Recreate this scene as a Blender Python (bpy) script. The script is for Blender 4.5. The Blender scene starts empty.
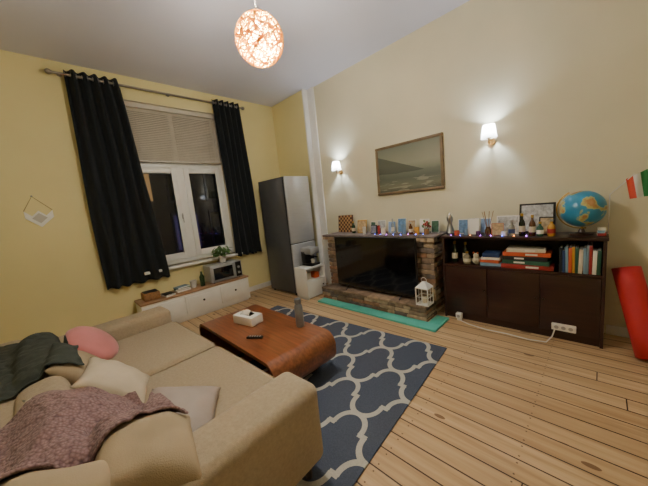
import bpy, bmesh, math, random
from mathutils import Vector, Matrix, noise
from mathutils.bvhtree import BVHTree
random.seed(7)
V=Vector
def s2l(c):
    c=c/255.0
    return c/12.92 if c<=.04045 else ((c+.055)/1.055)**2.4
def rgb(c): return (s2l(c[0]),s2l(c[1]),s2l(c[2]),1)
# ---------------------------------------------------------------- materials
class NT:
    def __init__(s,name):
        s.mat=bpy.data.materials.new(name); s.mat.use_nodes=True
        s.t=s.mat.node_tree; s.b=s.t.nodes['Principled BSDF']; s.out=s.t.nodes['Material Output']
    def n(s,typ,**k):
        x=s.t.nodes.new(typ)
        for a,b in k.items(): setattr(x,a,b)
        return x
    def put(s,sock,v):
        if v is None: return
        if hasattr(v,'is_output') or isinstance(v,bpy.types.NodeSocket): s.t.links.new(v,sock)
        else: sock.default_value=v
    def m(s,op,a,b=None,c=None):
        x=s.n('ShaderNodeMath',operation=op); s.put(x.inputs[0],a); s.put(x.inputs[1],b)
        if c is not None: s.put(x.inputs[2],c)
        return x.outputs[0]
    def mix(s,f,a,b,bt='MIX'):
        x=s.n('ShaderNodeMix',data_type='RGBA',blend_type=bt); s.put(x.inputs[0],f); s.put(x.inputs[6],a); s.put(x.inputs[7],b)
        return x.outputs[2]
    def noise(s,vec,scale,detail=4,rough=.5):
        x=s.n('ShaderNodeTexNoise'); s.put(x.inputs['Vector'],vec); x.inputs['Scale'].default_value=scale
        x.inputs['Detail'].default_value=detail; x.inputs['Roughness'].default_value=rough
        return x.outputs['Fac']
    def obj(s): return s.n('ShaderNodeTexCoord').outputs['Object']
    def sep(s,v):
        x=s.n('ShaderNodeSeparateXYZ'); s.put(x.inputs[0],v); return x.outputs
    def comb(s,a,b,c):
        x=s.n('ShaderNodeCombineXYZ'); s.put(x.inputs[0],a);s.put(x.inputs[1],b);s.put(x.inputs[2],c); return x.outputs[0]
    def bump(s,h,strength=.3,dist=.01):
        x=s.n('ShaderNodeBump'); s.put(x.inputs['Height'],h); x.inputs['Strength'].default_value=strength; x.inputs['Distance'].default_value=dist
        s.t.links.new(x.outputs[0],s.b.inputs['Normal'])
    def ramp(s,f,stops):
        x=s.n('ShaderNodeValToRGB'); s.put(x.inputs[0],f); e=x.color_ramp.elements
        e[0].position=stops[0][0]; e[0].color=rgb(stops[0][1]); e[1].position=stops[-1][0]; e[1].color=rgb(stops[-1][1])
        for p,c in stops[1:-1]:
            q=e.new(p); q.color=rgb(c)
        return x.outputs[0]
_c={}
def M(name,col,rough=.6,metal=0,var=.06,vs=6,bump=0,bs=80,emis=0,ecol=None,coat=0,sheen=0,trans=0,stretch=None):
    if name in _c: return _c[name]
    t=NT(name); o=t.obj()
    if stretch:
        mp=t.n('ShaderNodeMapping'); mp.inputs['Scale'].default_value=stretch; t.put(mp.inputs[0],o); o=mp.outputs[0]
    f=t.noise(o,vs,5)
    d=tuple(max(0,c*(1-2*var)) for c in col); l=tuple(min(255,c*(1+1.2*var)) for c in col)
    t.put(t.b.inputs['Base Color'],t.mix(f,rgb(d),rgb(l)))
    t.b.inputs['Roughness'].default_value=rough; t.b.inputs['Metallic'].default_value=metal
    t.b.inputs['Coat Weight'].default_value=coat; t.b.inputs['Sheen Weight'].default_value=sheen
    if trans: t.b.inputs['Transmission Weight'].default_value=trans
    if bump: t.bump(t.noise(o,bs,3),bump,.004)
    if emis:
        t.b.inputs['Emission Color'].default_value=rgb(ecol or col); t.b.inputs['Emission Strength'].default_value=emis
    _c[name]=t.mat; return t.mat
# ---------------------------------------------------------------- mesh builder
class B:
    def __init__(s): s.v=[];s.f=[];s.fm=[];s.mats=[]
    def mi(s,m):
        if m not in s.mats: s.mats.append(m)
        return s.mats.index(m)
    def add(s,vs,fs,mat,T=None):
        k=len(s.v); i=s.mi(mat)
        for p in vs:
            p=V(p); s.v.append(T@p if T else p)
        for f in fs: s.f.append(tuple(a+k for a in f)); s.fm.append(i)
    def bm(s,bm,mat,T=None):
        bm.verts.index_update()
        s.add([v.co.copy() for v in bm.verts],[[v.index for v in f.verts] for f in bm.faces],mat,T); bm.free()
    def box(s,x0,x1,y0,y1,z0,z1,mat,bev=0,seg=2,T=None,jit=0):
        bm=bmesh.new(); bmesh.ops.create_cube(bm,size=1)
        for v in bm.verts:
            v.co=V(((x0+x1)/2+v.co.x*(x1-x0),(y0+y1)/2+v.co.y*(y1-y0),(z0+z1)/2+v.co.z*(z1-z0)))
            if jit: v.co+=V([random.uniform(-jit,jit) for _ in range(3)])
        if bev: bmesh.ops.bevel(bm,geom=bm.edges[:],offset=min(bev,.49*min(abs(x1-x0),abs(y1-y0),abs(z1-z0))),segments=seg,profile=.5,affect='EDGES')
        s.bm(bm,mat,T)
    def cbox(s,c,sz,mat,rz=0,ry=0,rx=0,bev=0,seg=2):
        T=Matrix.Translation(c)@Matrix.Rotation(rz,4,'Z')@Matrix.Rotation(ry,4,'Y')@Matrix.Rotation(rx,4,'X')
        s.box(-sz[0]/2,sz[0]/2,-sz[1]/2,sz[1]/2,-sz[2]/2,sz[2]/2,mat,bev,seg,T)
    def cyl(s,p0,p1,r0,mat,r1=None,n=20,caps=True):
        r1=r0 if r1 is None else r1
        p0=V(p0);p1=V(p1);d=(p1-p0).normalized();q=d.to_track_quat('Z','Y')
        vs=[];fs=[]
        for p,r in ((p0,r0),(p1,r1)):
            for i in range(n):
                a=2*math.pi*i/n; vs.append(p+q@V((r*math.cos(a),r*math.sin(a),0)))
        for i in range(n): fs.append((i,(i+1)%n,n+(i+1)%n,n+i))
        if caps: fs.append(tuple(range(n-1,-1,-1))); fs.append(tuple(range(n,2*n)))
        s.add(vs,fs,mat)
    def lathe(s,c,prof,mat,n=24,T=None):
        vs=[];fs=[]
        for r,z in prof:
            for i in range(n):
                a=2*math.pi*i/n; vs.append(V(c)+V((r*math.cos(a),r*math.sin(a),z)))
        for j in range(len(prof)-1):
            for i in range(n): fs.append((j*n+i,j*n+(i+1)%n,(j+1)*n+(i+1)%n,(j+1)*n+i))
        fs.append(tuple(range(n-1,-1,-1))); k=(len(prof)-1)*n; fs.append(tuple(range(k,k+n)))
        s.add(vs,fs,mat,T)
    def sphere(s,c,r,mat,sc=(1,1,1),n=20,T=None):
        bm=bmesh.new(); bmesh.ops.create_uvsphere(bm,u_segments=n,v_segments=n//2+2,radius=r)
        for v in bm.verts: v.co=V((v.co.x*sc[0],v.co.y*sc[1],v.co.z*sc[2]))+V(c)
        s.bm(bm,mat,T)
    def tube(s,pts,r,mat,n=8,closed=False):
        pts=[V(p) for p in pts];N=len(pts);vs=[];fs=[];up=None
        for i,p in enumerate(pts):
            if closed: d=(pts[(i+1)%N]-pts[i-1])
            else: d=pts[min(i+1,N-1)]-pts[max(i-1,0)]
            d.normalize()
            if up is None: up=V((0,0,1)) if abs(d.z)<.9 else V((1,0,0))
            a=d.cross(up).normalized(); b=a.cross(d).normalized(); up=b
            for k in range(n):
                t=2*math.pi*k/n; vs.append(p+a*r*math.cos(t)+b*r*math.sin(t))
        for i in range(N if closed else N-1):
            j=(i+1)%N
            for k in range(n): fs.append((i*n+k,i*n+(k+1)%n,j*n+(k+1)%n,j*n+k))
        if not closed: fs.append(tuple(range(n))); fs.append(tuple(range((N-1)*n,N*n)))
        s.add(vs,fs,mat)
    def grid(s,fn,nu,nv,mat,T=None):
        vs=[fn(i/nu,j/nv) for j in range(nv+1) for i in range(nu+1)]
        fs=[(j*(nu+1)+i,j*(nu+1)+i+1,(j+1)*(nu+1)+i+1,(j+1)*(nu+1)+i) for j in range(nv) for i in range(nu)]
        s.add(vs,fs,mat,T)
    def prism(s,poly,d,mat,T=None):
        n=len(poly); d=V(d); vs=[V(p) for p in poly]+[V(p)+d for p in poly]
        fs=[tuple(range(n-1,-1,-1)),tuple(range(n,2*n))]+[(i,(i+1)%n,n+(i+1)%n,n+i) for i in range(n)]
        s.add(vs,fs,mat,T)
    def pillow(s,a,b,t,mat,T=None,n=18,round_=False,wr=.006,seed=0):
        for sg in (1,-1):
            def fn(u,v):
                u=2*u-1;v=2*v-1
                if round_:
                    x=u*math.sqrt(1-v*v/2);y=v*math.sqrt(1-u*u/2); h=max(0,1-(x*x+y*y))**.5
                    return V((a*x,b*y,sg*t*h))
                x=a*u*(1-.10*(1-v*v));y=b*v*(1-.10*(1-u*u))
                h=max(0,(1-u**2)*(1-v**2))**.42
                w=wr*noise.noise(V((x*9+seed,y*9,sg*3)))*4*h
                return V((x,y,sg*t*h+w))
            s.grid(fn,n,n,mat,T)
    def finish(s,name,T=None,smooth=True,ang=35,parent=None,solid=0,sub=0):
        me=bpy.data.meshes.new(name); me.from_pydata([T@p if T else p for p in s.v],[],s.f)
        for m in s.mats: me.materials.append(m)
        me.polygons.foreach_set('material_index',s.fm)
        me.update()
        bm=bmesh.new(); bm.from_mesh(me)
        if len(bm.verts)<60000: bmesh.ops.remove_doubles(bm,verts=bm.verts,dist=1e-5)
        bmesh.ops.recalc_face_normals(bm,faces=bm.faces); bm.to_mesh(me); bm.free()
        if smooth:
            me.polygons.foreach_set('use_smooth',[True]*len(me.polygons))
            me.set_sharp_from_angle(angle=math.radians(ang))
        o=bpy.data.objects.new(name,me); bpy.context.collection.objects.link(o)
        if solid:
            md=o.modifiers.new('solid','SOLIDIFY'); md.thickness=solid; md.offset=0
        if sub:
            md=o.modifiers.new('sub','SUBSURF'); md.levels=sub; md.render_levels=sub
        if parent: o.parent=parent
        return o
def empty(name,loc=(0,0,0)):
    o=bpy.data.objects.new(name,None); bpy.context.collection.objects.link(o); o.location=loc; o.empty_display_size=.05; return o
def R(d): return math.radians(d)
def TR(c,rz=0,ry=0,rx=0): return Matrix.Translation(c)@Matrix.Rotation(R(rz),4,'Z')@Matrix.Rotation(R(ry),4,'Y')@Matrix.Rotation(R(rx),4,'X')

# ---------------------------------------------------------------- room dims
XW=3.91; YW=5.08; H=3.82; XL=-1.7; YB=-0.95
m_wy=M('wall_yellow',(228,216,160),.75,var=.015,vs=2,bump=.12,bs=60)
m_wr=M('wall_cream',(220,213,184),.75,var=.02,vs=2,bump=.15,bs=50)  # paler wall tone, for most of the east wall and the south wall
m_ceil=M('paint_ceiling',(218,218,232),.8,var=.01,vs=2)
m_white=M('paint_white',(232,230,224),.45,var=.02)
m_reveal=M('paint_reveal',(228,220,196),.6,var=.02)

def floor_mat():
    t=NT('pine_boards'); o=t.obj(); x,y,z=t.sep(o)
    w=.145
    bx=t.m('DIVIDE',x,w); idx=t.m('FLOOR',bx); fr=t.m('FRACT',bx)
    wn=t.n('ShaderNodeTexWhiteNoise',noise_dimensions='1D'); t.put(wn.inputs['W'],idx); rnd=wn.outputs['Value']
    yy=t.m('ADD',y,t.m('MULTIPLY',rnd,7.3))
    v=t.comb(t.m('MULTIPLY',x,26),t.m('MULTIPLY',yy,1.1),t.m('MULTIPLY',idx,3.7))
    g1=t.noise(v,1.0,6,.6)
    v2=t.comb(t.m('MULTIPLY',x,5),t.m('MULTIPLY',yy,.7),idx)
    g2=t.noise(v2,1.6,3)
    col=t.ramp(g1,[(.3,(152,118,82)),(.5,(192,159,118)),(.72,(214,187,148))])
    col=t.mix(t.m('MULTIPLY',rnd,.55),col,rgb((166,130,90)))
    col=t.mix(t.m('MULTIPLY',g2,.35),col,rgb((224,199,158)))
    # knots
    vo=t.n('ShaderNodeTexVoronoi'); t.put(vo.inputs['Vector'],t.comb(t.m('MULTIPLY',x,5.2),t.m('MULTIPLY',yy,2.1),idx)); vo.inputs['Scale'].default_value=1.0
    kn=t.m('LESS_THAN',vo.outputs['Distance'],.11)
    col=t.mix(t.m('MULTIPLY',kn,.8),col,rgb((98,60,32)))
    # nails
    ny=t.m('ABSOLUTE',t.m('SUBTRACT',t.m('FRACT',t.m('DIVIDE',y,.62)),.5)); ny=t.m('MULTIPLY',ny,.62)
    nx=t.m('MULTIPLY',t.m('ABSOLUTE',t.m('SUBTRACT',t.m('ABSOLUTE',t.m('SUBTRACT',fr,.5)),.3)),w)
    nd=t.m('LESS_THAN',t.m('SQRT',t.m('ADD',t.m('MULTIPLY',nx,nx),t.m('MULTIPLY',ny,ny))),.0055)
    col=t.mix(t.m('MULTIPLY',nd,.8),col,rgb((50,34,24)))
    gap=t.m('LESS_THAN',t.m('ABSOLUTE',t.m('SUBTRACT',fr,.5)),.468)
    jf=t.m('FRACT',t.m('DIVIDE',yy,5.3)); jg=t.m('GREATER_THAN',jf,.0014)
    gp=t.m('MULTIPLY',gap,jg)
    col=t.mix(gp,rgb((58,38,22)),col)
    t.put(t.b.inputs['Base Color'],col)
    t.put(t.b.inputs['Roughness'],t.m('ADD',t.m('MULTIPLY',g1,.2),.3))
    t.bump(t.m('ADD',t.m('MULTIPLY',g1,.25),gp),.5,.006)
    return t.mat
m_floor=floor_mat()

b=B(); b.box(XL-.2,XW+.2,YB-.2,YW+.3,-.1,0,m_floor); b.finish('floor',smooth=False)
b=B(); b.box(XL-.2,XW+.2,YB-.2,YW+.3,H,H+.1,m_ceil); b.finish('ceiling',smooth=False)
# window wall with opening
OX0,OX1,OZ0,OZ1=.95,2.55,.86,3.48
b=B()
b.box(XL-.2,OX0,YW,YW+.3,0,H,m_wy); b.box(OX1,XW+.2,YW,YW+.3,0,H,m_wy)
b.box(OX0,OX1,YW,YW+.3,0,OZ0,m_wy); b.box(OX0,OX1,YW,YW+.3,OZ1,H,m_wy)
b.finish('wall_north',smooth=False)
b=B(); b.box(XW,XW+.2,YB,4.06,0,H,m_wr); b.box(3.80,XW+.2,4.06,YW,0,H,m_wy); b.box(3.78,XW,YB,-.46,0,H,m_wr)
b.finish('wall_east',smooth=False)
b=B(); b.box(XL-.2,XL,YB,YW,0,H,m_wy); b.finish('wall_west',smooth=False)
b=B(); b.box(XL-.2,XW+.2,YB-.2,YB,0,H,m_wr); b.finish('wall_south',smooth=False)
b=B(); b.box(3.775,XW+.0,4.03,4.062,.0,H,m_white); b.box(XW-.035,XW,3.86,4.03,0,H,m_white,.008)
b.finish('trim_1')
b=B(); b.box(XL,OX1+1.25,YW-.018,YW,0,.1,m_white,.004); b.finish('baseboard_north')
b=B(); b.box(XW-.018,XW,-.46,-.07,0,.1,m_white,.004); b.finish('baseboard_east')
b=B(); b.box(XL,XL+.018,YB,YW-.02,0,.1,m_white,.004); b.finish('baseboard_west')
b=B(); b.box(XL+.02,3.78,YB,YB+.018,0,.1,m_white,.004); b.finish('baseboard_south')

# ---------------------------------------------------------------- window
m_fr=M('window_paint',(236,236,232),.35,var=.02)
def glass():
    t=NT('window_glass'); t.t.nodes.remove(t.b)
    tr=t.n('ShaderNodeBsdfTransparent'); gl=t.n('ShaderNodeBsdfGlossy'); gl.inputs['Roughness'].default_value=.02
    fz=t.n('ShaderNodeFresnel'); fz.inputs[0].default_value=1.6
    mx=t.n('ShaderNodeMixShader'); t.put(mx.inputs[0],fz.outputs[0]); t.put(mx.inputs[1],tr.outputs[0]); t.put(mx.inputs[2],gl.outputs[0])
    tr.inputs[0].default_value=(.6,.65,.75,1)
    t.t.links.new(mx.outputs[0],t.out.inputs[0]); return t.mat
m_gl=glass(); m_steel=M('steel',(170,170,168),.3,1,var=.04)
win=empty('window_1',((OX0+OX1)/2,YW+.2,OZ0))
def wchild(b,name):
    o=b.finish(name); o.parent=win; o.matrix_parent_inverse=Matrix.Translation(-win.location); return o
yf=YW+.14
b=B()
b.box(OX0,OX0+.09,yf,yf+.1,OZ0,OZ1,m_fr,.006); b.box(OX1-.09,OX1,yf,yf+.1,OZ0,OZ1,m_fr,.006)
b.box(OX0+.09,OX1-.09,yf,yf+.1,OZ0,OZ0+.07,m_fr,.006); b.box(OX0+.09,OX1-.09,yf,yf+.1,OZ1-.08,OZ1,m_fr,.006)
b.box(OX0+.09,OX1-.09,yf,yf+.1,2.50,2.60,m_fr,.006); b.box(1.69,1.81,yf-.015,yf+.1,OZ0+.07,2.5,m_fr,.008)
b.box(1.72,1.78,yf,yf+.1,2.6,OZ1-.08,m_fr,.008)
wchild(b,'frame')
for k,(a,c) in enumerate(((OX0+.09,1.69),(1.81,OX1-.09))):
    b=B(); z0,z1=OZ0+.07,2.5; w=.085
    b.box(a,a+w,yf-.03,yf+.05,z0,z1,m_fr,.008); b.box(c-w,c,yf-.03,yf+.05,z0,z1,m_fr,.008)
    b.box(a+w,c-w,yf-.03,yf+.05,z0,z0+.11,m_fr,.008); b.box(a+w,c-w,yf-.03,yf+.05,z1-w,z1,m_fr,.008)
    wchild(b,'sash_%d'%(k+1))
    b=B(); b.box(a+w,c-w,yf+.012,yf+.018,z0+.11,z1-w,m_gl); wchild(b,'pane_%d'%(k+1))
b=B(); b.box(OX0+.09,1.72,yf+.04,yf+.046,2.6,OZ1-.08,m_gl); b.box(1.78,OX1-.09,yf+.04,yf+.046,2.6,OZ1-.08,m_gl); wchild(b,'transom_pane')
b=B(); b.box(1.66,1.685,yf-.05,yf-.03,1.62,1.72,m_steel,.004); b.cyl((1.672,yf-.06,1.68),(1.672,yf-.06,1.56),.008,m_steel); b.cyl((1.672,yf-.03,1.68),(1.672,yf-.065,1.68),.008,m_steel); wchild(b,'handle')
b=B(); b.box(OX0-.05,OX1+.05,YW-.1,yf,OZ0-.045,OZ0,m_white,.01); wchild(b,'sill')
b=B()
for a in (OX0,OX1-.004): b.box(a,a+.004,YW,yf,OZ0,OZ1,m_reveal)
b.box(OX0,OX1,YW,yf,OZ1-.004,OZ1,m_reveal); wchild(b,'reveal')
# venetian blind
m_bl=M('blind_slat',(206,198,182),.5,var=.04)
b=B(); b.box(1.0,2.5,YW+.03,YW+.10,3.40,3.47,m_bl,.006)
z=3.38
while z>2.62:
    b.cbox((1.75,YW+.065,z),(1.48,.036,.0022),m_bl,rx=R(54)); z-=.028
b.box(1.0,2.5,YW+.045,YW+.085,2.58,2.605,m_bl,.006)
for xx in (1.2,1.75,2.3): b.cyl((xx,YW+.04,3.4),(xx,YW+.04,2.6),.002,m_bl,n=6)
b.cyl((2.42,YW+.03,3.4),(2.42,YW+.03,2.05),.003,m_white,n=6)
b.finish('venetian_blind')
# night exterior
m_ext=M('night_facade',(40,38,60),.9,var=.3,vs=1.2); m_lit=M('lit_window',(120,90,150),.5,emis=.5,ecol=(90,76,120),var=.2); m_lit2=M('lit_window_warm',(200,150,80),.5,emis=1.0,ecol=(220,160,90))
m_ext2=M('night_facade_trim',(70,64,90),.9)
b=B(); b.box(-6,10,12,12.3,-3,9,m_ext)
for i in range(9):
    for j in range(5):
        cx=-4+i*1.5; cz=-1.6+j*2.0
        b.box(cx-.08,cx+.98,11.93,12,cz-.1,cz+1.5,m_ext2)
        b.box(cx,cx+.9,11.90,11.94,cz,cz+1.4,random.choice((m_lit,m_lit,m_lit2)) if random.random()<.3 else M('dark_window',(12,12,20),.2))
        b.box(cx+.43,cx+.47,11.89,11.9,cz,cz+1.4,m_ext2)
b.finish('neighbour_building')

# ---------------------------------------------------------------- curtains
m_cur=M('curtain_cloth',(16,23,27),.95,var=.1,vs=30,sheen=.04,bump=.2,bs=300)
m_rod=M('rod_metal',(150,144,134),.35,.8)
yr=YW-.11
b=B(); b.cyl((.34,yr,3.63),(2.99,yr,3.63),.016,m_rod); b.cyl((.38,yr+.07,3.66),(2.95,yr+.07,3.66),.009,m_rod)
for xx in (.34,2.99):
    s=-1 if xx<1 else 1
    b.sphere((xx+s*.03,yr,3.63),.034,m_rod); b.cyl((xx,yr,3.63),(xx+s*.012,yr,3.63),.024,m_rod)
for xx in (.42,1.72,2.95):
    b.cyl((xx,yr,3.63),(xx,YW,3.66),.009,m_rod); b.cyl((xx,YW-.008,3.66),(xx,YW,3.66),.03,m_rod)
b.finish('curtain_rod')
def curtain(name,t0,t1,b0,b1,zt,zb,folds,seed):
    def fn(u,v):
        e=v**.8
        x0=t0+(b0-t0)*e; x1=t1+(b1-t1)*e
        uu=u+.02*math.sin(9*u+seed)*(v)
        x=x0+(x1-x0)*uu+.018*math.sin(3*v*2+u*8+seed)*v
        am=.05*(1-.35*v)+.016*noise.noise(V((u*6,v*2,seed)))
        ph=.9*noise.noise(V((u*3,v*1.5,seed+4)))*v*2
        y=yr+am*math.sin(2*math.pi*folds*u+ph)+.012*noise.noise(V((u*14,v*5,seed)))*v
        z=zt+(zb-zt)*v+ (.012*math.sin(2*math.pi*folds*u)*v)
        return V((x,y,z))
    b=B(); b.grid(fn,folds*14,50,m_cur)
    o=b.finish(name,ang=180,solid=.006)
    r=B()
    for k in range(folds*2):
        u=(k+.0)/(folds*2)
        x=t0+(t1-t0)*(u+.01)
        r.tube([(x,yr+.026*math.cos(a),3.63+.026*math.sin(a)) for a in [i*math.pi/8 for i in range(16)]],.005,m_steel,6,True)
    q=r.finish('eyelets',parent=o)
curtain('curtain',.46,1.03,.40,1.26,3.69,.72,5,1.3)
curtain('curtain',2.42,2.93,2.47,3.05,3.69,.80,5,4.1)

# ---------------------------------------------------------------- wall hanging
m_str=M('string',(150,135,105),.9); m_felt=M('felt_white',(240,238,232),.8); m_ornshade=M('ornament_shade',(196,192,184),.8)
b=B(); yy=YW-.016; cx,cz=-.07,1.85
b.prism([(cx-.13,yy,cz+.06),(cx-.065,yy,cz-.005),(cx,yy,cz+.06),(cx+.065,yy,cz-.005),(cx+.13,yy,cz+.06),(cx+.13,yy,cz-.03),(cx,yy,cz-.15),(cx-.13,yy,cz-.03)],(0,.012,0),m_felt)
b.prism([(cx-.07,yy-.004,cz-.035),(cx,yy-.004,cz+.03),(cx+.07,yy-.004,cz-.035),(cx,yy-.004,cz-.10)],(0,.004,0),m_ornshade)  # grey diamond: shadow put into the white ornament as colour
b.tube([(cx-.13,yy,cz+.06),(cx-.03,yy,cz+.24),(cx+.13,yy,cz+.06)],.004,m_str,6); b.sphere((cx-.03,yy+.003,cz+.245),.01,m_steel)
b.finish('wall_hanging_ornament')

# ---------------------------------------------------------------- low sideboard under window
m_bw=M('bench_white',(230,227,220),.45,var=.03); m_top=M('bench_top',(168,132,100),.5,var=.12,vs=4,stretch=(1,12,12)); m_blk=M('black_plastic',(18,18,20),.35,var=.1); m_knob=M('knob',(60,55,52),.3,.8)
b=B(); x0,x1,y0,y1=.72,2.46,4.62,5.03
b.box(x0,x1,y0,y1,.43,.46,m_top,.006); b.box(x0+.01,x1-.01,y0+.015,y1,.03,.43,m_bw,.004); b.box(x0+.04,x1-.04,y0+.04,y1-.02,0,.03,m_bw)
for a,c in ((x0+.03,1.3),(1.32,1.88),(1.90,x1-.03)):
    b.box(a,c,y0,y0+.02,.10,.40,m_bw,.005); b.box(a+.035,c-.035,y0-.004,y0+.01,.135,.365,m_bw,.004)
    b.sphere(((a+c)/2,y0-.018,.27),.018,m_knob); b.cyl(((a+c)/2,y0-.018,.27),((a+c)/2,y0,.27),.006,m_knob)
b.finish('low_drawer_bench')
# microwave
m_sil=M('silver_plastic',(175,176,178),.35,.4); m_bg=M('black_glass',(10,11,14),.08,coat=.6,var=.05)
b=B(); b.box(1.80,2.38,4.68,5.0,.475,.77,m_sil,.01); b.box(1.815,2.25,4.668,4.69,.49,.755,m_sil,.006); b.box(1.85,2.20,4.664,4.67,.52,.725,m_bg,.002); b.box(2.26,2.365,4.672,4.69,.49,.755,m_blk,.004)
b.cyl((2.31,4.672,.56),(2.31,4.655,.56),.022,m_sil); b.cyl((2.31,4.672,.66),(2.31,4.655,.66),.022,m_sil)
b.box(2.222,2.237,4.645,4.66,.52,.73,m_sil,.004)
for xx in (1.85,2.33):
    for yy in (4.72,4.96): b.cyl((xx,yy,.46),(xx,yy,.476),.012,m_blk)
b.finish('microwave_oven')
# plant
m_leaf=M('leaf',(84,118,62),.5,var=.25,vs=20); m_pot=M('pot_white',(205,200,190),.4)
def plant(name,c,n,h,r):
    b=B(); b.lathe(c,[(.055,0),(.072,.12),(.076,.125),(.066,.125),(.06,.11)],m_pot)
    for i in range(n):
        a=random.uniform(0,6.28); l=random.uniform(.4,1)*r; hh=random.uniform(.2,1)*h
        p0=V(c)+V((0,0,.11)); p2=V(c)+V((math.cos(a)*l,math.sin(a)*l*.7,.12+hh)); 
        b.tube([p0,(p0+p2)/2+V((0,0,.03)),p2],.003,m_leaf,5)
        T=TR(p2,math.degrees(a),random.uniform(-20,50),random.uniform(-30,30))
        b.grid(lambda u,v:V(((u-.1)*.10,(v-.5)*.07*math.sin(math.pi*min(1,u+.02))**.7,-.02*u*u)),5,4,m_leaf,T)
    return b.finish(name)
plant('potted_plant',(2.12,4.86,.772),40,.17,.15)
m_book=[M('book_%d'%i,c,.6,var=.08) for i,c in enumerate([(150,40,36),(36,60,110),(210,200,180),(40,90,70),(190,140,50),(90,50,90),(30,30,34),(200,90,50),(120,150,170),(235,230,220)])]
def stack(name,c,items,parent=None):
    b=B(); z=c[2]
    for (sx,sy,sz,mi,rz) in items:
        b.cbox((c[0],c[1],z+sz/2),(sx,sy,sz),m_book[mi],rz=R(rz),bev=.002); b.cbox((c[0],c[1],z+sz/2),(sx-.006,sy+.002,sz-.008),m_book[9],rz=R(rz)); z+=sz
    return b.finish(name)
stack('book_stack',(1.36,4.84,.46),[(.22,.18,.03,2,5),(.22,.16,.025,3,-8),(.2,.15,.02,8,12)])
m_wick=M('wicker',(150,110,70),.8,var=.2,vs=40,bump=.5,bs=90)
b=B(); b.box(.80,1.02,4.72,4.94,.46,.58,m_wick,.02); b.box(.82,1.0,4.74,4.92,.575,.585,m_book[6],.0); b.finish('wicker_tray')
b=B(); b.lathe((1.55,4.84,.46),[(.045,0),(.055,.12),(.053,.12),(.043,.005)],m_pot); b.finish('ceramic_cup')
b=B(); b.lathe((1.68,4.78,.46),[(.038,0),(.04,.16),(.016,.21),(.016,.25)],M('glass_green',(60,90,60),.1,trans=.6)); b.finish('glass_bottle')
stack('magazine_stack',(1.13,4.76,.46),[(.14,.2,.02,9,10),(.13,.19,.015,6,5)])

# ---------------------------------------------------------------- fridge
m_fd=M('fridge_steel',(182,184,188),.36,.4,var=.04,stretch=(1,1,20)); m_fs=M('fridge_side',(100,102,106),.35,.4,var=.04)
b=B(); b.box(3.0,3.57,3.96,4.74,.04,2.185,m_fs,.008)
b.box(3.0,3.57,3.90,3.955,.98,2.185,m_fd,.012,3); b.box(3.0,3.57,3.90,3.955,.06,.965,m_fd,.012,3)
b.box(3.0,3.57,3.93,3.96,.04,2.18,m_blk)
for xx in (3.05,3.52):
    for yy in (4.0,4.69): b.cyl((xx,yy,0),(xx,yy,.05),.02,m_blk)
b.finish('refrigerator')
# small white kitchen unit
b=B(); x0,x1,y0,y1=2.97,3.43,3.56,3.87
b.box(x0,x1,y0,y1,.53,.56,m_white,.004); b.box(x0,x1,y0,y1,.02,.05,m_white,.004)
b.box(x0,x0+.02,y0,y1,.0,.53,m_white,.003); b.box(x1-.02,x1,y0,y1,0,.53,m_white,.003); b.box(x0+.02,x1-.02,y1-.012,y1,.05,.53,m_white)
b.box(x0+.02,x1-.02,y0+.01,y1-.012,.30,.32,m_white); b.box(x0+.022,x1-.022,y0+.002,y0+.02,.052,.298,m_white,.003); b.sphere((x1-.08,y0-.008,.2),.012,m_knob)
b.finish('white_shelf_unit')
b=B(); b.cbox((3.12,3.72,.386),(.12,.1,.13),m_book[2],bev=.01); b.cbox((3.30,3.72,.371),(.1,.16,.1),m_book[7],bev=.005); b.finish('pantry_goods')
b=B(); x,y,zz=3.26,3.72,.56
b.box(x-.11,x+.11,y-.12,y+.14,zz,zz+.04,m_blk,.01); b.box(x-.11,x+.11,y+.02,y+.14,zz+.04,zz+.27,m_blk,.015); b.box(x-.11,x+.11,y-.13,y+.14,zz+.21,zz+.33,m_sil,.02)
b.cyl((x,y-.05,zz+.21),(x,y-.05,zz+.17),.03,m_steel); b.cyl((x,y-.06,zz+.17),(x,y-.17,zz+.16),.012,m_blk); b.lathe((x,y-.05,zz+.045),[(.03,0),(.04,.07),(.037,.07)],m_pot)
b.finish('espresso_machine')

# ---------------------------------------------------------------- fireplace
m_st=[M('stone_%d'%i,c,.8,var=.22,vs=14,bump=.6,bs=40) for i,c in enumerate([(142,120,100),(122,104,86),(166,142,116),(114,102,96),(150,112,86),(178,158,132)])]
m_mort=M('mortar',(92,82,72),.95,bump=.5)
b=B(); fx,y0,y1=3.50,1.54,3.50
b.box(fx+.02,XW-.002,y0+.02,y1-.02,0,1.02,m_mort)
b.box(3.22,fx+.02,y0+.0,y1-.06,0,.17,m_mort)
def stones_x(x,ya,yb,za,zb,rh=.068):
    z=za
    while z<zb-.02:
        h=min(rh*random.uniform(.8,1.2),zb-z)
        y=ya
        while y<yb-.02:
            w=min(random.uniform(.1,.3),yb-y)
            if yb-y-w<.06: w=yb-y
            b.box(x-random.uniform(.012,.03),x+.03,y+.004,y+w-.004,z+.004,z+h-.004,random.choice(m_st),.009,2,jit=.003)
            y+=w
        z+=h
def stones_y(y,xa,xb,za,zb,rh=.068):
    z=za
    while z<zb-.02:
        h=min(rh*random.uniform(.8,1.2),zb-z); x=xa
        while x<xb-.02:
            w=min(random.uniform(.1,.26),xb-x)
            b.box(x+.004,x+w-.004,y-random.uniform(.01,.025),y+.03,z+.004,z+h-.004,random.choice(m_st),.009,2,jit=.003); x+=w
        z+=h
stones_x(fx+.02,y0,2.0,.17,1.02); stones_x(fx+.02,3.05,y1,.17,1.02); stones_x(fx+.02,2.0,3.05,.80,1.02)
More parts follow.
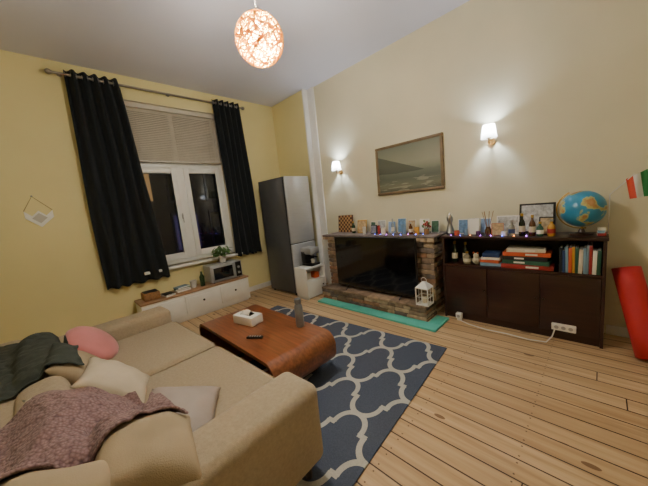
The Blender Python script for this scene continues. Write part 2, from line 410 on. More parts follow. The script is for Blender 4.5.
b.box(fx-.005,fx+.05,2.0,3.05,.17,.80,M('firebox_black',(14,13,12),.95))  # flat black panel filling the firebox opening
stones_y(y0+.02,fx,XW-.03,.0,1.02)
stones_x(3.22,y0,y1-.06,0,.165,.055); stones_y(y0+.01,3.2,fx,0,.165,.055)
# hearth slab & mantel
yy=y0
while yy<y1-.08:
    w=random.uniform(.22,.4); w=min(w,y1-.06-yy); b.box(3.19,fx,yy+.002,yy+w-.002,.165,.20,random.choice(m_st[:4]),.008); yy+=w
yy=y0-.03
while yy<y1+.04:
    w=min(.1,y1+.05-yy); b.box(fx-.05,fx+.06,yy+.002,yy+w-.004,1.0,1.055,m_st[random.choice((2,5,2,0))],.006); yy+=w
b.box(fx-.06,XW-.002,y0-.05,y1+.05,1.055,1.085,m_st[3],.008)
b.finish('stone_fireplace')
m_teal=M('teal_mat',(92,190,172),.6,var=.06)
b=B(); b.box(2.99,3.165,1.34,3.36,0,.03,m_teal,.006); b.box(3.165,3.42,1.34,1.5,0,.03,m_teal,.006); b.finish('hearth_mat')
# TV
m_scr=M('tv_screen',(6,7,9),.12,coat=.4,var=.02)
b=B(); b.box(3.335,3.375,1.71,3.16,.25,1.075,m_blk,.006); b.box(3.331,3.336,1.722,3.148,.268,1.063,m_scr); b.box(3.375,3.42,2.0,2.9,.33,.85,m_blk,.02)
for yy in (1.95,2.92):
    b.tube([(3.25,yy,.208),(3.35,yy,.262),(3.45,yy,.208)],.008,m_blk)
b.finish('television')
# lantern
def lantern(name,c,w,h):
    b=B(); x,y,z=c; k=w/2
    b.box(x-k,x+k,y-k,y+k,z,z+.02,m_white,.004); b.box(x-k,x+k,y-k,y+k,z+h*.62,z+h*.65,m_white,.003)
    for sx in (-1,1):
        for sy in (-1,1): b.box(x+sx*k-.006-sx*.006,x+sx*k+.006-sx*.006,y+sy*k-.006-sy*.006,y+sy*k+.006-sy*.006,z+.02,z+h*.62,m_white)
        b.box(x+sx*(k-.006)-.003,x+sx*(k-.006)+.003,y-.003,y+.003,z+.02,z+h*.62,m_white); b.box(x-.003,x+.003,y+sx*(k-.006)-.003,y+sx*(k-.006)+.003,z+.02,z+h*.62,m_white)
        b.box(x-k,x+k,y+sx*(k-.006)-.003,y+sx*(k-.006)+.003,z+h*.3,z+h*.32,m_white); b.box(x+sx*(k-.006)-.003,x+sx*(k-.006)+.003,y-k,y+k,z+h*.3,z+h*.32,m_white)
    b.add([(x-k,y-k,z+h*.65),(x+k,y-k,z+h*.65),(x+k,y+k,z+h*.65),(x-k,y+k,z+h*.65),(x-.02,y-.02,z+h*.85),(x+.02,y-.02,z+h*.85),(x+.02,y+.02,z+h*.85),(x-.02,y+.02,z+h*.85)],[(0,1,5,4),(1,2,6,5),(2,3,7,6),(3,0,4,7),(4,5,6,7),(3,2,1,0)],m_white)
    b.tube([(x,y+.035*math.cos(a),z+h*.9+.035*math.sin(a)) for a in [i*math.pi/8 for i in range(16)]],.003,m_white,6,True)
    b.cyl((x,y,z+.02),(x,y,z+.1),.028,M('wax',(235,225,200),.5)); b.finish(name)
lantern('candle_lantern',(3.30,1.60,.203),.17,.36)

# ---------------------------------------------------------------- dark cabinet
m_dw=M('dark_wood',(50,25,21),.3,var=.22,vs=3,stretch=(1,1,14),coat=.2); m_di=M('dark_wood_inner',(40,24,20),.5,var=.2)
cab=B(); X0,X1,Y0,Y1=3.51,XW-.003,-.05,1.43
cab.box(X0-.015,X1,Y0-.01,Y1+.01,1.045,1.075,m_dw,.005)
cab.box(X0,X1,Y0,Y0+.025,0,1.045,m_dw,.002); cab.box(X0,X1,Y1-.025,Y1,0,1.045,m_dw,.002)
cab.box(X1-.012,X1,Y0,Y1,.05,1.045,m_di); cab.box(X0+.01,X1,Y0+.025,Y1-.025,.69,.715,m_dw,.002); cab.box(X0+.02,X1,Y0+.025,Y1-.025,.06,.08,m_dw)
cab.box(X0+.03,X0+.05,Y0+.025,Y1-.025,0,.06,m_dw)
for a,c in ((Y0+.028,.43),(.435,.925),(.93,Y1-.028)): cab.box(X0+.004,X0+.024,a,c,.085,.685,m_dw,.003)
for yy in (.40,.465,.96): cab.cyl((X0+.004,yy,.42),(X0-.016,yy,.42),.01,m_knob)
cab.finish('dark_wood_cabinet')
# books & games on cabinet shelf
b=B(); y=-.015
while y<.27:
    w=random.uniform(.018,.035); h=random.uniform(.22,.29); d=random.uniform(.16,.2)
    b.cbox((3.53+d/2,y+w/2,.717+h/2),(d,w-.001,h),random.choice(m_book),rx=R(random.uniform(-2,2)),bev=.002); 
    b.cbox((3.53+d/2+.004,y+w/2,.717+h/2),(d-.002,w-.007,h+.001),m_book[9],rx=0); y+=w+.001
b.finish('row_of_books')
b=B(); z=.717
for (w,h,c) in ((.46,.05,0),(.42,.045,3),(.4,.045,6),(.42,.045,7),(.34,.04,2)):
    b.cbox((3.66,.56+random.uniform(-.02,.02),z+h/2),(.26,w,h-.002),m_book[c],rz=R(random.uniform(-3,3)),bev=.003)
    b.cbox((3.531,.56,z+h/2),(.002,w*.5,h*.4),m_book[9]); z+=h
b.finish('board_game_stack')
b=B(); z=.717
for (w,h,c) in ((.22,.04,8),(.2,.035,7),(.2,.03,9),(.17,.05,1)):
    b.cbox((3.66,.90,z+h/2),(.22,w,h-.002),m_book[c],rz=R(random.uniform(-8,8)),bev=.003); z+=h
b.finish('board_game_stack')
m_bot=M('bottle_dark',(24,34,22),.12,coat=.5); m_lab=M('label_cream',(222,210,180),.7); m_gold=M('gold_cap',(190,150,60),.3,.8)
def bottle(name,c,h=.3,r=.036,mat=None,cap=None,lab=None):
    b=B(); b.lathe(c,[(r*.9,0),(r,.01),(r,h*.55),(r*.85,h*.64),(r*.38,h*.76),(r*.36,h*.97),(r*.42,h*.97),(r*.42,h)],mat or m_bot,20)
    b.lathe(c,[(r+.0008,h*.18),(r+.0008,h*.45)],lab or m_lab,20); b.lathe(c,[(r*.45,h*.88),(r*.45,h+.002)],cap or m_gold,16); return b.finish(name)
bottle('wine_bottle',(3.66,1.33,.717),.27,.034); bottle('wine_bottle',(3.72,1.22,.717),.25,.034)
bottle('glass_jar',(3.62,1.17,.717),.15,.045,M('jar',(180,170,140),.15,trans=.3))
b=B(); b.sphere((3.62,1.06,.767),.05,m_book[2]); b.sphere((3.595,1.06,.827),.032,m_book[2]); b.sphere((3.59,1.04,.862),.012,m_book[7]); b.sphere((3.59,1.085,.862),.012,m_book[7]); b.finish('soft_toy')

# ---------------------------------------------------------------- cabinet top clutter
zt=1.077
def frame(name,c,w,h,fm,pm,rz=0,tilt=8,d=.015,bw=.012):
    b=B(); T=TR(c,rz,tilt)
    b.box(-d/2,d/2,-w/2,w/2,0,h,fm,.002,1,T); b.box(-d/2-.002,0,-w/2+bw,w/2-bw,bw,h-bw,pm,0,1,T)
    b.prism([(d/2,-.02,.0),(.07,-.02,.012),(d/2,-.02,h*.6)],(0,.04,0),fm,T)
    return b.finish(name)
m_ph=[M('print_%d'%i,c,.4,var=.5,vs=30) for i,c in enumerate([(120,120,130),(170,140,110),(90,120,150),(210,205,195),(60,90,70)])]
m_blu=M('card_blue',(150,180,220),.6)
frame('photo_frame',(3.72,1.22,zt),.17,.19,m_white,m_ph[2]); frame('greeting_card',(3.66,1.10,zt),.13,.20,m_ph[3],m_white,10,6,.003,.004); frame('greeting_card',(3.77,1.0,zt),.13,.19,m_white,m_blu,-10,6,.003,.01)
frame('photo_frame',(3.74,.76,zt),.22,.21,m_white,m_ph[3],4); frame('greeting_card',(3.60,.83,zt),.12,.14,m_book[7],m_ph[1],15,6,.003,.004)
frame('poster_frame',(3.80,.50,zt),.32,.33,m_blk,m_ph[3],0,6,.02,.02); frame('photo_frame',(3.66,.40,zt),.13,.19,m_blk,m_ph[1],-6)
bottle('wine_bottle',(3.60,.60,zt),.24,.03); bottle('wine_bottle',(3.60,.51,zt),.22,.03,M('bottle_amber',(90,50,20),.1,coat=.4))
bottle('wine_bottle',(3.58,.35,zt),.17,.033,m_book[4],m_steel,m_book[0]); bottle('wine_bottle',(3.56,.44,zt),.15,.03,m_book[3],m_gold,m_book[9])
bottle('wine_bottle',(3.58,.69,zt),.17,.03,M('bottle_clear',(190,190,180),.1,trans=.5),m_steel,m_book[1])
b=B(); b.lathe((3.62,.93,zt),[(.035,0),(.038,.06),(.024,.09),(.024,.1)],M('amber_glass',(70,40,20),.1,coat=.5))
for i in range(7):
    a=i*.9; b.cyl((3.62,.93,zt+.03),(3.62+.06*math.cos(a),.93+.06*math.sin(a),zt+.28),.0026,m_wick,n=6)
b.finish('reed_diffuser')
b=B(); b.lathe((3.66,1.38,zt),[(.045,0),(.055,.03),(.035,.09),(.022,.15),(.038,.19),(.032,.23),(.008,.28)],m_steel); b.finish('silver_vase')
b=B()
for (x,y,h,r,k) in ((3.58,1.27,.06,.03,7),(3.60,1.03,.05,.025,5),(3.58,.76,.05,.03,9),(3.60,1.17,.08,.02,8)):
    b.lathe((x,y,zt),[(r,0),(r*1.05,h*.6),(r,h),(r*.85,h),(r*.85,h-.01)],m_book[k])
b.finish('tealight_holders')
def globe_mat():
    t=NT('globe_map'); o=t.obj(); f=t.noise(o,7,6,.5)
    c=t.ramp(f,[(.0,(34,118,162)),(.54,(50,140,180)),(.57,(190,190,120)),(.64,(170,120,70)),(1,(220,200,150))])
    t.put(t.b.inputs['Base Color'],c); t.b.inputs['Roughness'].default_value=.3; return t.mat
gx,gy,gz,gr=3.70,.13,zt+.255,.175
b=B(); b.sphere((gx,gy,gz),gr,globe_mat(),n=36)
arc=[(gx+.0,gy+(gr+.018)*math.cos(a),gz+(gr+.018)*math.sin(a)) for a in [R(-80+i*10+0) for i in range(0,17)]]
b.tube([V((gx,gy,gz))+Matrix.Rotation(R(-20),3,'X')@(V(p)-V((gx,gy,gz))) for p in arc],.006,m_gold)
b.lathe((gx,gy,zt),[(.09,0),(.09,.012),(.03,.025),(.015,.06)],m_dw); b.cyl((gx,gy,zt+.05),(gx,gy,gz-gr),.009,m_gold)
b.finish('terrestrial_globe')
stack('notebook_stack',(3.66,-.01,zt),[(.12,.06,.025,0,3),(.1,.05,.025,8,-5),(.09,.05,.02,9,5)])
# mantel clutter
zm=1.087
b=B(); T=TR((3.80,3.30,zm),0,6); m_cd=M('chess_dark',(84,44,26),.5); m_cl=M('chess_light',(190,150,100),.5)
b.box(0,.02,-.17,.17,0,.31,m_cd,.003,1,T)
for i in range(8):
    for j in range(8): b.box(-.003,0,-.152+i*.038,-.152+(i+1)*.038,.004+.038*j,.004+.038*(j+1),(m_cd,m_cl)[(i+j)%2],0,1,T)
b.finish('chess_board')
frame('photo_frame',(3.70,2.84,zm),.17,.22,m_gold,m_ph[1],10); frame('photo_frame',(3.62,2.55,zm),.13,.14,m_blk,m_ph[0],-8)
bottle('glass_bottle',(3.7,3.02,zm),.2,.032,M('glass_green2',(40,70,40),.1))
b=B()
for i,(y,h,r) in enumerate(((2.70,.12,.03),(2.44,.13,.025),(2.34,.1,.035),(2.02,.14,.03),(1.80,.1,.035))):
    b.lathe((3.58+.03*(i%2),y,zm),[(r,0),(r,h),(r*.9,h),(r*.9,h-.01)],(m_pot,m_book[0],M('wax',(0,0,0)),m_book[8],m_book[4])[i]); b.cyl((3.58+.03*(i%2),y,zm+h-.01),(3.58+.03*(i%2),y,zm+h+.01),.002,m_blk,n=5)
b.finish('pillar_candles')
for i,(y,w,h) in enumerate(((2.66,.12,.18),(2.48,.14,.20),(2.28,.13,.18),(2.13,.14,.22),(1.96,.13,.19),(1.76,.15,.2),(1.62,.11,.17))):
    frame('greeting_card',(3.76-.02*(i%3),y,zm),w,h,m_white,(m_ph[4],m_ph[3],m_blu,m_ph[2],m_ph[1],m_white,m_ph[4])[i],random.uniform(-15,15),7,.003,.008)
bottle('glass_bottle',(3.62,2.2,zm),.23,.024,M('clear_glass',(190,200,205),.08,trans=.5),m_steel); bottle('glass_bottle',(3.60,1.90,zm),.17,.028,M('bottle_amber',(0,0,0)),m_steel)
b=B(); b.lathe((3.62,1.68,zm),[(.03,0),(.035,.07),(.033,.07)],m_wick)
for i in range(20):
    a=random.uniform(0,6.28); rr_=random.uniform(.02,.07); p=V((3.62+rr_*math.cos(a),1.68+rr_*math.sin(a),zm+.1+random.uniform(0,.08))); b.cyl((3.62,1.68,zm+.05),p,.002,m_leaf,n=5); b.sphere(p,.014,m_book[0] if i%2 else m_leaf,n=8)
b.finish('dried_flowers')
# LED fairy lights (wire + beads)
def fairy(name,pts,cols,parent=None):
    b=B(); b.tube(pts,.0018,m_blk,5)
    for i,p in enumerate(pts):
        if i%5==0: b.sphere(V(p)+V((0,0,.005)),.0045,cols[(i//5)%len(cols)],n=8)
    b.finish(name)
m_l1=M('led_blue',(60,80,255),.5,emis=30,ecol=(70,90,255)); m_l2=M('led_violet',(190,90,255),.5,emis=22,ecol=(190,90,255)); m_l3=M('led_amber',(255,150,60),.5,emis=20,ecol=(255,150,60))
fairy('fairy_lights',[(3.525+.008*math.sin(i*.9),1.32-i*.022,zt+.004) for i in range(40)],[m_l2,m_l1,m_l3,m_l2])
fairy('fairy_lights',[(3.50+.02*math.sin(i*1.1),2.45-i*.022,zm+.004) for i in range(36)],[m_l1,m_l1,m_l2])

# ---------------------------------------------------------------- power strip, socket, cable
b=B(); b.box(3.475,3.508,.14,.33,.115,.185,m_white,.006)
for k in range(3): b.cyl((3.474,.18+k*.055,.15),(3.477,.18+k*.055,.15),.018,m_sil)
b.finish('power_strip')
b=B(); b.box(3.44,3.50,1.20,1.27,.03,.10,m_white,.008); b.cyl((3.438,1.235,.065),(3.442,1.235,.065),.018,m_sil); b.box(3.46,3.5,1.21,1.26,0,.035,m_white); b.finish('wall_plug_adapter')
b=B(); b.tube([(3.46,1.24,.012),(3.40,1.1,.007),(3.36,.9,.007),(3.37,.7,.007),(3.35,.5,.007),(3.38,.36,.007),(3.45,.32,.05),(3.478,.3,.13)],.006,m_white); b.finish('power_cable')
# ---------------------------------------------------------------- yoga mat
m_red=M('yoga_red',(198,46,50),.6,bump=.2,bs=200)
b=B(); n=120; prof=[]
for i in range(n+1):
    a=i/n*2*math.pi*4.3+1.2; r=.022+.018*(a-1.2)/(2*math.pi); prof.append((r*math.cos(a),r*math.sin(a)))
ax0=V((3.46,-.34,.03)); ax1=V((3.72,-.175,.76)); q=(ax1-ax0).normalized().to_track_quat('Z','Y')
b.grid(lambda u,v:(ax0+(ax1-ax0)*v)+q@V((prof[int(round(u*n))][0],prof[int(round(u*n))][1],0)),n,4,m_red)
b.finish('yoga_mat',solid=.008,ang=60)
# ---------------------------------------------------------------- little flag
m_or=M('flag_orange',(212,78,54),.8); m_fw=M('flag_white',(225,222,215),.8); m_fg=M('flag_green',(40,120,60),.8)
fl=B(); p0=V((3.74,-.055,1.45)); p1=V((3.70,-.20,1.62)); fl.cyl(p0,p1,.004,m_white,n=8); fl.cyl(p0,(3.74,-.055,1.077),.004,m_white,n=8)
for k,mm in enumerate((m_or,m_fw,m_fg)):
    def fn(u,v,k=k):
        s=(k+u)/3
        return V((3.70+.012*math.sin(s*9+v*2),-.15-.03*v-.125*s,1.58-.18*v+.07*s-.05*s*v))
    fl.grid(fn,8,8,mm)
fl.finish('small_flag',ang=180)

# ---------------------------------------------------------------- painting
def paint_mat():
    t=NT('seascape'); o=t.obj(); x,y,z=t.sep(o)
    n1=t.noise(o,3.5,6); n2=t.noise(t.comb(0,t.m('MULTIPLY',y,2),t.m('MULTIPLY',z,22)),1.5,5)
    zz=t.m('DIVIDE',t.m('SUBTRACT',z,1.71),.68)
    zz=t.m('ADD',zz,t.m('MULTIPLY',t.m('SUBTRACT',n1,.5),.12))
    c=t.ramp(zz,[(0,(66,70,58)),(.12,(112,112,92)),(.3,(88,94,82)),(.42,(104,108,94)),(.46,(120,124,106)),(.6,(142,142,122)),(1,(112,116,102))])
    hy=t.m('SUBTRACT',y,1.95); hill=t.m('ADD',t.m('MULTIPLY',hy,.55),t.m('ADD',.45,t.m('MULTIPLY',n1,.1)))
    m1=t.m('MULTIPLY',t.m('LESS_THAN',zz,hill),t.m('GREATER_THAN',zz,.42)); 
    c=t.mix(t.m('MULTIPLY',m1,.75),c,rgb((62,68,58)))
    fo=t.m('MULTIPLY',t.m('GREATER_THAN',n2,.58),t.m('LESS_THAN',zz,.3)); c=t.mix(t.m('MULTIPLY',fo,.45),c,rgb((168,166,146)))
    t.put(t.b.inputs['Base Color'],c); t.b.inputs['Roughness'].default_value=.45; t.bump(t.noise(o,60,3),.2,.003); return t.mat
m_pf=M('frame_wood',(120,100,72),.5,var=.2,vs=8)
b=B(); y0,y1,z0,z1=1.515,2.585,1.68,2.42; fw=.04
xx=XW-.05
b.box(xx,XW-.002,y0,y1,z0,z0+fw,m_pf,.012,3); b.box(xx,XW-.002,y0,y1,z1-fw,z1,m_pf,.012,3); b.box(xx,XW-.002,y0,y0+fw,z0+fw,z1-fw,m_pf,.012,3); b.box(xx,XW-.002,y1-fw,y1,z0+fw,z1-fw,m_pf,.012,3)
b.box(xx+.02,XW-.004,y0+fw-.005,y1-fw+.005,z0+fw-.005,z1-fw+.005,paint_mat())
b.finish('framed_seascape_painting')

# ---------------------------------------------------------------- sconces
def light(name,loc,e,col,r,parent=None):
    l=bpy.data.lights.new(name,'POINT'); l.energy=e; l.color=col; l.shadow_soft_size=r
    o=bpy.data.objects.new(name,l); bpy.context.collection.objects.link(o); o.location=loc
    if parent: o.parent=parent; o.matrix_parent_inverse=parent.matrix_world.inverted()
    return o
def shade_mat():
    t=NT('shade_fabric'); t.t.nodes.remove(t.b)
    d=t.n('ShaderNodeBsdfDiffuse'); d.inputs[0].default_value=rgb((240,235,225)); tr=t.n('ShaderNodeBsdfTranslucent'); tr.inputs[0].default_value=rgb((250,245,235))
    mx=t.n('ShaderNodeMixShader'); mx.inputs[0].default_value=.6; t.put(mx.inputs[1],d.outputs[0]); t.put(mx.inputs[2],tr.outputs[0]); t.t.links.new(mx.outputs[0],t.out.inputs[0]); return t.mat
m_sh=shade_mat(); m_brs=M('brass',(170,135,80),.3,.9); m_bulb=M('bulb_cool',(255,255,255),.5,emis=30,ecol=(235,240,255)); m_bulbw=M('bulb_warm',(255,240,200),.5,emis=60,ecol=(255,228,170))
def sconce(y,z):
    b=B(); c=V((XW-.12,y,z))
    b.cyl((XW,y,z-.1),(XW-.02,y,z-.1),.04,m_brs); b.tube([(XW-.02,y,z-.1),(XW-.08,y,z-.13),(XW-.12,y,z-.12),(XW-.12,y,z-.06)],.008,m_brs); b.cyl((XW-.12,y,z-.07),(XW-.12,y,z-.02),.014,m_white); b.cyl((XW-.12,y,z-.075),(XW-.12,y,z-.068),.025,m_brs)
    b.sphere((XW-.12,y,z+.01),.022,m_bulb,(1,1,1.4)); 
    vs=[];fs=[];n=28
    for r,zz in ((.085,-.07),(.06,.08)):
        for i in range(n): a=2*math.pi*i/n; vs.append(c+V((r*math.cos(a),r*math.sin(a),zz)))
    for i in range(n): fs.append((i,(i+1)%n,n+(i+1)%n,n+i))
    b.add(vs,fs,m_sh)
    o=b.finish('wall_sconce'); light('sconce_light',(XW-.12,y,z+.02),SC,(.80,.89,1.0),.03,o)
SC=46
sconce(.95,2.27); sconce(3.37,2.28)

# ---------------------------------------------------------------- pendant lamp
LX,LY,LZ,LR=1.31,1.80,2.86,.172
m_twine=NT('twine'); tt=m_twine; tt.t.nodes.remove(tt.b)
d=tt.n('ShaderNodeBsdfDiffuse'); d.inputs[0].default_value=rgb((238,208,134)); tr=tt.n('ShaderNodeBsdfTranslucent'); tr.inputs[0].default_value=rgb((246,220,144))
mx=tt.n('ShaderNodeMixShader'); mx.inputs[0].default_value=.65; tt.put(mx.inputs[1],d.outputs[0]); tt.put(mx.inputs[2],tr.outputs[0]); tt.t.links.new(mx.outputs[0],tt.out.inputs[0]); m_twine=tt.mat
b=B()
for i in range(150):
    ax=V([random.gauss(0,1) for _ in range(3)]).normalized(); q=ax.to_track_quat('Z','Y'); off=random.uniform(-.6,.6)*LR; rr=math.sqrt(LR*LR-off*off)*random.uniform(.985,1.0)
    b.tube([V((LX,LY,LZ))+q@V((rr*math.cos(a),rr*math.sin(a),off)) for a in [k*2*math.pi/36 for k in range(36)]],.0028,m_twine,5,True)
b.cyl((LX,LY,LZ+.06),(LX,LY,LZ+.175),.022,m_white); b.sphere((LX,LY,LZ+.01),.042,m_bulbw,(1,1,1.2))
b.cyl((LX,LY,LZ+.17),(LX,LY,H-.04),.004,m_white,n=8); b.lathe((LX,LY,H-.05),[(.02,0),(.05,.03),(.055,.05)],m_white)
lamp=b.finish('woven_pendant_lamp',ang=180); light('pendant_light',(LX,LY,LZ-.02),1400,(1,.93,.79),.12,lamp)

# ---------------------------------------------------------------- rug
def rug_mat():
    t=NT('rug_trellis'); o=t.obj(); x,y,z=t.sep(o)
    def fold(v,P):
        return t.m('MULTIPLY',t.m('ABSOLUTE',t.m('SUBTRACT',t.m('FRACT',t.m('DIVIDE',v,P)),.5)),2)
    u=fold(x,.64); v=fold(y,.54)
    def dist(cx,cy,r):
        a=t.m('SUBTRACT',u,cx); c=t.m('SUBTRACT',v,cy)
        return t.m('SUBTRACT',t.m('SQRT',t.m('ADD',t.m('MULTIPLY',a,a),t.m('MULTIPLY',c,c))),r)
    dA=dist(.57,0,.43); dB=dist(.43,1,.43); right=t.m('GREATER_THAN',u,.5); W=.072
    lA=t.m('MULTIPLY',right,t.m('LESS_THAN',t.m('ABSOLUTE',dA),W)); lB=t.m('MULTIPLY',t.m('SUBTRACT',1,right),t.m('LESS_THAN',t.m('ABSOLUTE',dB),W))
    jog=t.m('MULTIPLY',t.m('LESS_THAN',t.m('ABSOLUTE',t.m('SUBTRACT',u,.5)),W*.85),t.m('LESS_THAN',t.m('ABSOLUTE',t.m('SUBTRACT',v,.5)),.13))
    L=t.m('MINIMUM',t.m('ADD',t.m('ADD',lA,lB),jog),1)
    n=t.noise(o,120,3)
    dark=t.mix(n,rgb((54,62,78)),rgb((86,94,112))); lt=t.mix(n,rgb((160,158,152)),rgb((204,200,190)))
    t.put(t.b.inputs['Base Color'],t.mix(L,dark,lt)); t.b.inputs['Roughness'].default_value=.95
    t.bump(t.m('ADD',n,t.m('MULTIPLY',L,.4)),.5,.006); return t.mat
b=B(); b.box(-2.15,0,0,2.75,0.001,.014,rug_mat(),.005)
o=b.finish('patterned_rug'); o.location=(2.72,1.10,0); o.rotation_euler=(0,0,R(4.5))

# ---------------------------------------------------------------- coffee table
m_ct=M('walnut_bent',(128,76,46),.28,var=.25,vs=3,stretch=(14,1,14),coat=.3)
b=B(); x0,x1,y0,y1,z0,z1=1.02,1.72,1.74,3.26,.13,.43; r=.12; th=.032
def rr(y0,y1,z0,z1,r,n=8):
    p=[]
    for cy,cz,a0 in ((y1-r,z1-r,0),(y0+r,z1-r,90),(y0+r,z0+r,180),(y1-r,z0+r,270)):
        for i in range(n+1): a=R(a0+90*i/n); p.append((cy+r*math.cos(a),cz+r*math.sin(a)))
    return p
po=rr(y0,y1,z0,z1,r); pi=rr(y0+th,y1-th,z0+th,z1-th,r-th); n=len(po)
vs=[(x0,*p) for p in po]+[(x1,*p) for p in po]+[(x0,*p) for p in pi]+[(x1,*p) for p in pi]; fs=[]
for i in range(n):
    j=(i+1)%n
    fs+=[(i,j,n+j,n+i),(2*n+j,2*n+i,3*n+i,3*n+j),(j,i,2*n+i,2*n+j),(n+i,n+j,3*n+j,3*n+i)]
b.add(vs,fs,m_ct)
b.box(x0+.12,x1-.12,2.0,3.0,.05,z0,m_dw,.006); b.box(x0+.08,x1-.08,1.94,2.02,0.016,.06,m_dw,.006); b.box(x0+.08,x1-.08,2.98,3.06,.016,.06,m_dw,.006)
b.box(1.34,1.40,2.1,2.9,z0+th,z1-th,m_ct)
b.finish('bentwood_coffee_table')
# things on the table
b=B(); T=TR((1.36,2.70,.432),12)
b.box(-.08,.08,-.15,.15,0,.095,m_white,.006,2,T); b.box(-.035,.035,-.08,.08,.095,.097,m_bg,0,1,T)
b.grid(lambda u,v:V(((u-.5)*.06+.01*math.sin(v*6),(v-.5)*.12,.097+.05*math.sin(math.pi*u)*(1-.5*abs(v-.5)))),8,8,m_white,T); b.finish('tissue_box')
b=B(); b.lathe((1.62,2.12,.432),[(.040,0),(.042,.01),(.042,.20),(.036,.225),(.028,.235),(.028,.245),(.034,.248),(.034,.285),(.028,.29)],M('flask',(128,130,132),.35,.4)); b.finish('water_flask')
b=B(); T=TR((1.2,2.3,.432),35); b.box(-.02,.02,-.08,.08,0,.018,m_blk,.005,2,T)
for i in range(5): b.box(-.012,.012,-.06+i*.025,-.048+i*.025,.018,.021,m_sil,.001,1,T)
b.finish('remote_control')
b=B(); T=TR((1.13,2.6,.165),70); b.box(-.02,.02,-.07,.07,0,.018,m_blk,.005,2,T); b.finish('remote_control')
b=B(); T=TR((1.14,2.25,.163),-10); b.box(-.08,.08,-.11,.11,0,.02,m_book[2],.002,1,T); b.box(-.075,.07,-.1,.1,.02,.04,m_book[1],.002,1,T); b.finish('magazine_pile')

# ---------------------------------------------------------------- sofa
m_sf=M('sofa_fabric',(162,146,121),.9,var=.07,vs=60,bump=.5,bs=260,sheen=.1); m_leg=M('sofa_leg',(50,34,24),.5)
SM=Matrix.Translation((.96,1.10,0))@Matrix.Rotation(R(2.8),4,'Z')@Matrix.Translation((-.96,-1.10,0))
s=B()
s.box(-.36,.90,1.14,3.80,.12,.32,m_sf,.03,3)
for a,c in ((1.12,1.42),(3.50,3.80)):
    s.box(-.40,.95,a,c,.12,.61,m_sf,.06,5)
for a,c in ((1.41,2.45),(2.47,3.51)): s.box(-.1,.975,a,c,.29,.465,m_sf,.06,5)
s.box(-.50,-.2,1.12,3.80,.12,.70,m_sf,.07,5)
for a,c in ((1.42,2.45),(2.47,3.50)): s.box(-.22,.02,a,c,.42,.76,m_sf,.09,5,TR((-.1,0,.45),0,-9)@Matrix.Translation((.1,0,-.45)))
# piping
def rect(x0,x1,y0,y1,z,r=.05,n=5):
    p=[]
    for cx,cy,a0 in ((x1-r,y1-r,0),(x0+r,y1-r,90),(x0+r,y0+r,180),(x1-r,y0+r,270)):
        for i in range(n+1): a=R(a0+90*i/n); p.append((cx+r*math.cos(a),cy+r*math.sin(a),z))
    return p
for a,c in ((1.41,2.45),(2.47,3.51)):
    s.tube(rect(-.09,.965,a+.005,c-.005,.442,.06),.006,m_sf,6,True)
for xx in (-.4,.85):
    for yy in (1.2,3.7): s.cyl((xx,yy,.016 if xx>0 and yy<3 else 0),(xx,yy,.13),.02,m_leg,.028)
s.finish('sofa',SM,ang=50)
pil=[]
def pillow(name,a,bb,t,mat,T,rnd=False,seed=0):
    p=B(); p.pillow(a,bb,t,mat,T,round_=rnd,seed=seed,n=22); pil.append(p); return p.finish(name,SM,ang=180)
m_pk=M('pink_velvet',(200,122,122),.8,sheen=.4,var=.06); m_cr=M('cream_cushion',(196,182,158),.9,bump=.4,bs=200,sheen=.1); m_gp=M('grey_cushion',(158,146,138),.9,bump=.4,bs=220); m_bg2=M('beige_cushion',(164,146,118),.9,bump=.4,bs=220)
pillow('round_cushion',.22,.22,.08,m_pk,TR((.20,3.20,.61),-25,46),True)
pillow('scatter_cushion',.24,.24,.085,m_bg2,TR((.08,2.60,.62),-8,50),seed=2)
pillow('scatter_cushion',.22,.20,.08,m_cr,TR((.20,2.32,.58),-20,42),seed=5)
pillow('scatter_cushion',.20,.26,.085,m_gp,TR((.35,1.62,.56),-30,16),seed=8)
pillow('scatter_cushion',.20,.20,.12,m_bg2,TR((.14,1.36,.66),-14,22,4),seed=11)
pillow('scatter_cushion',.21,.22,.13,m_bg2,TR((-.20,1.22,.73),-24,12,6),seed=14)
pillow('scatter_cushion',.26,.26,.10,m_cr,TR((.02,1.90,.62),4,38),seed=17)
av=list(s.v);af=list(s.f)
for p in pil:
    k=len(av); av+=p.v; af+=[tuple(i+k for i in f) for f in p.f]
bvh=BVHTree.FromPolygons(av,af)
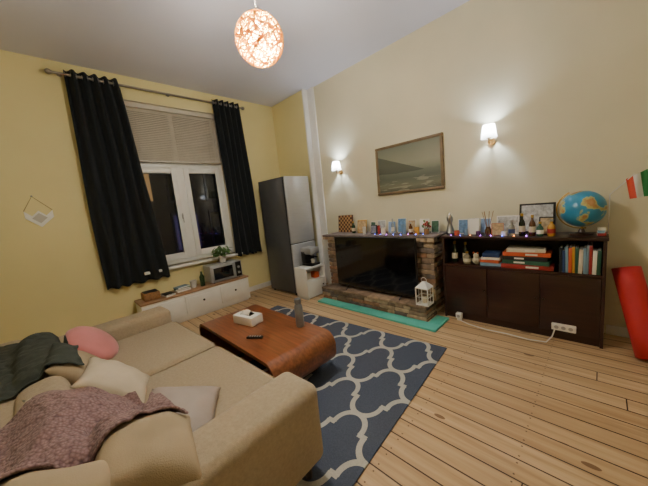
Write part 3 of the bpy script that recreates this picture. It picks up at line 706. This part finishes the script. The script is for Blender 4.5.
def drape(name,c,rz,w,l,mat,nu=90,nv=90,it=12,wr=.014,seed=0,minz=.12,solid=.012):
    cr,sr=math.cos(R(rz)),math.sin(R(rz)); P=[];h0=[]
    for j in range(nv+1):
        for i in range(nu+1):
            a=(i/nu-.5)*w;bb=(j/nv-.5)*l
            e=.05*noise.noise(V((a*3,bb*3,seed)))
            x=c[0]+a*cr-bb*sr+e; y=c[1]+a*sr+bb*cr+e
            hit=bvh.ray_cast(V((x,y,2)),V((0,0,-1)))
            z=hit[0].z if hit[0] else 0.02
            P.append([x,y]); h0.append(max(z,minz)+.012)
    h=h0[:]
    W=nu+1
    for _ in range(it):
        n=h[:]
        for j in range(nv+1):
            for i in range(nu+1):
                k=j*W+i; s_=0;ct=0
                for di,dj in ((1,0),(-1,0),(0,1),(0,-1)):
                    if 0<=i+di<=nu and 0<=j+dj<=nv: s_+=h[(j+dj)*W+i+di];ct+=1
                n[k]=max(h0[k],s_/ct)
        h=n
    vs=[]
    for k,(x,y) in enumerate(P):
        f=noise.noise(V((x*7+seed,y*4,seed)))+.6*noise.noise(V((x*16,y*13+seed,1)))
        vs.append(V((x+.01*f,y-.01*f,h[k]+wr*abs(f)*1.8+.002)))
    fs=[(j*W+i,j*W+i+1,(j+1)*W+i+1,(j+1)*W+i) for j in range(nv) for i in range(nu)]
    d=B(); d.add(vs,fs,mat); return d.finish(name,SM,ang=180,solid=solid,sub=1)
def knit(name,c1,c2,sc):
    t=NT(name); o=t.obj(); wv=t.n('ShaderNodeTexVoronoi'); t.put(wv.inputs['Vector'],o); wv.inputs['Scale'].default_value=sc
    t.put(t.b.inputs['Base Color'],t.mix(wv.outputs['Distance'],rgb(c1),rgb(c2))); t.b.inputs['Roughness'].default_value=.95; t.b.inputs['Sheen Weight'].default_value=.1
    t.bump(t.m('SUBTRACT',1,wv.outputs['Distance']),.8,.008); return t.mat
drape('knitted_throw_blanket',(-.16,1.72,0),8,.94,.70,knit('mauve_knit',(156,126,124),(94,70,72),75),seed=3,minz=.3)
drape('throw_blanket',(-.32,2.98,0),6,.72,1.15,M('green_wool',(56,62,56),.95,var=.15,vs=20,bump=.6,bs=150),seed=9,minz=.3)

# ---------------------------------------------------------------- world + camera
w=bpy.data.worlds.new('night'); bpy.context.scene.world=w; w.use_nodes=True
w.node_tree.nodes['Background'].inputs[0].default_value=(.02,.025,.05,1); w.node_tree.nodes['Background'].inputs[1].default_value=.5
yaw,pit,rol=R(44.32),R(7.86),R(-5.75)
fw=V((math.sin(yaw)*math.cos(pit),math.cos(yaw)*math.cos(pit),-math.sin(pit))); r0=V((math.cos(yaw),-math.sin(yaw),0)); u0=r0.cross(fw)
r2=r0*math.cos(rol)+u0*math.sin(rol); u2=-r0*math.sin(rol)+u0*math.cos(rol)
cd=bpy.data.cameras.new('camera'); cd.sensor_width=36; cd.lens=274.2/648*36; cd.clip_start=.02
c=bpy.data.objects.new('camera',cd); bpy.context.collection.objects.link(c)
m3=Matrix((r2,u2,-fw)).transposed(); c.matrix_world=Matrix.Translation((0,0,1.62))@m3.to_4x4()
bpy.context.scene.camera=c
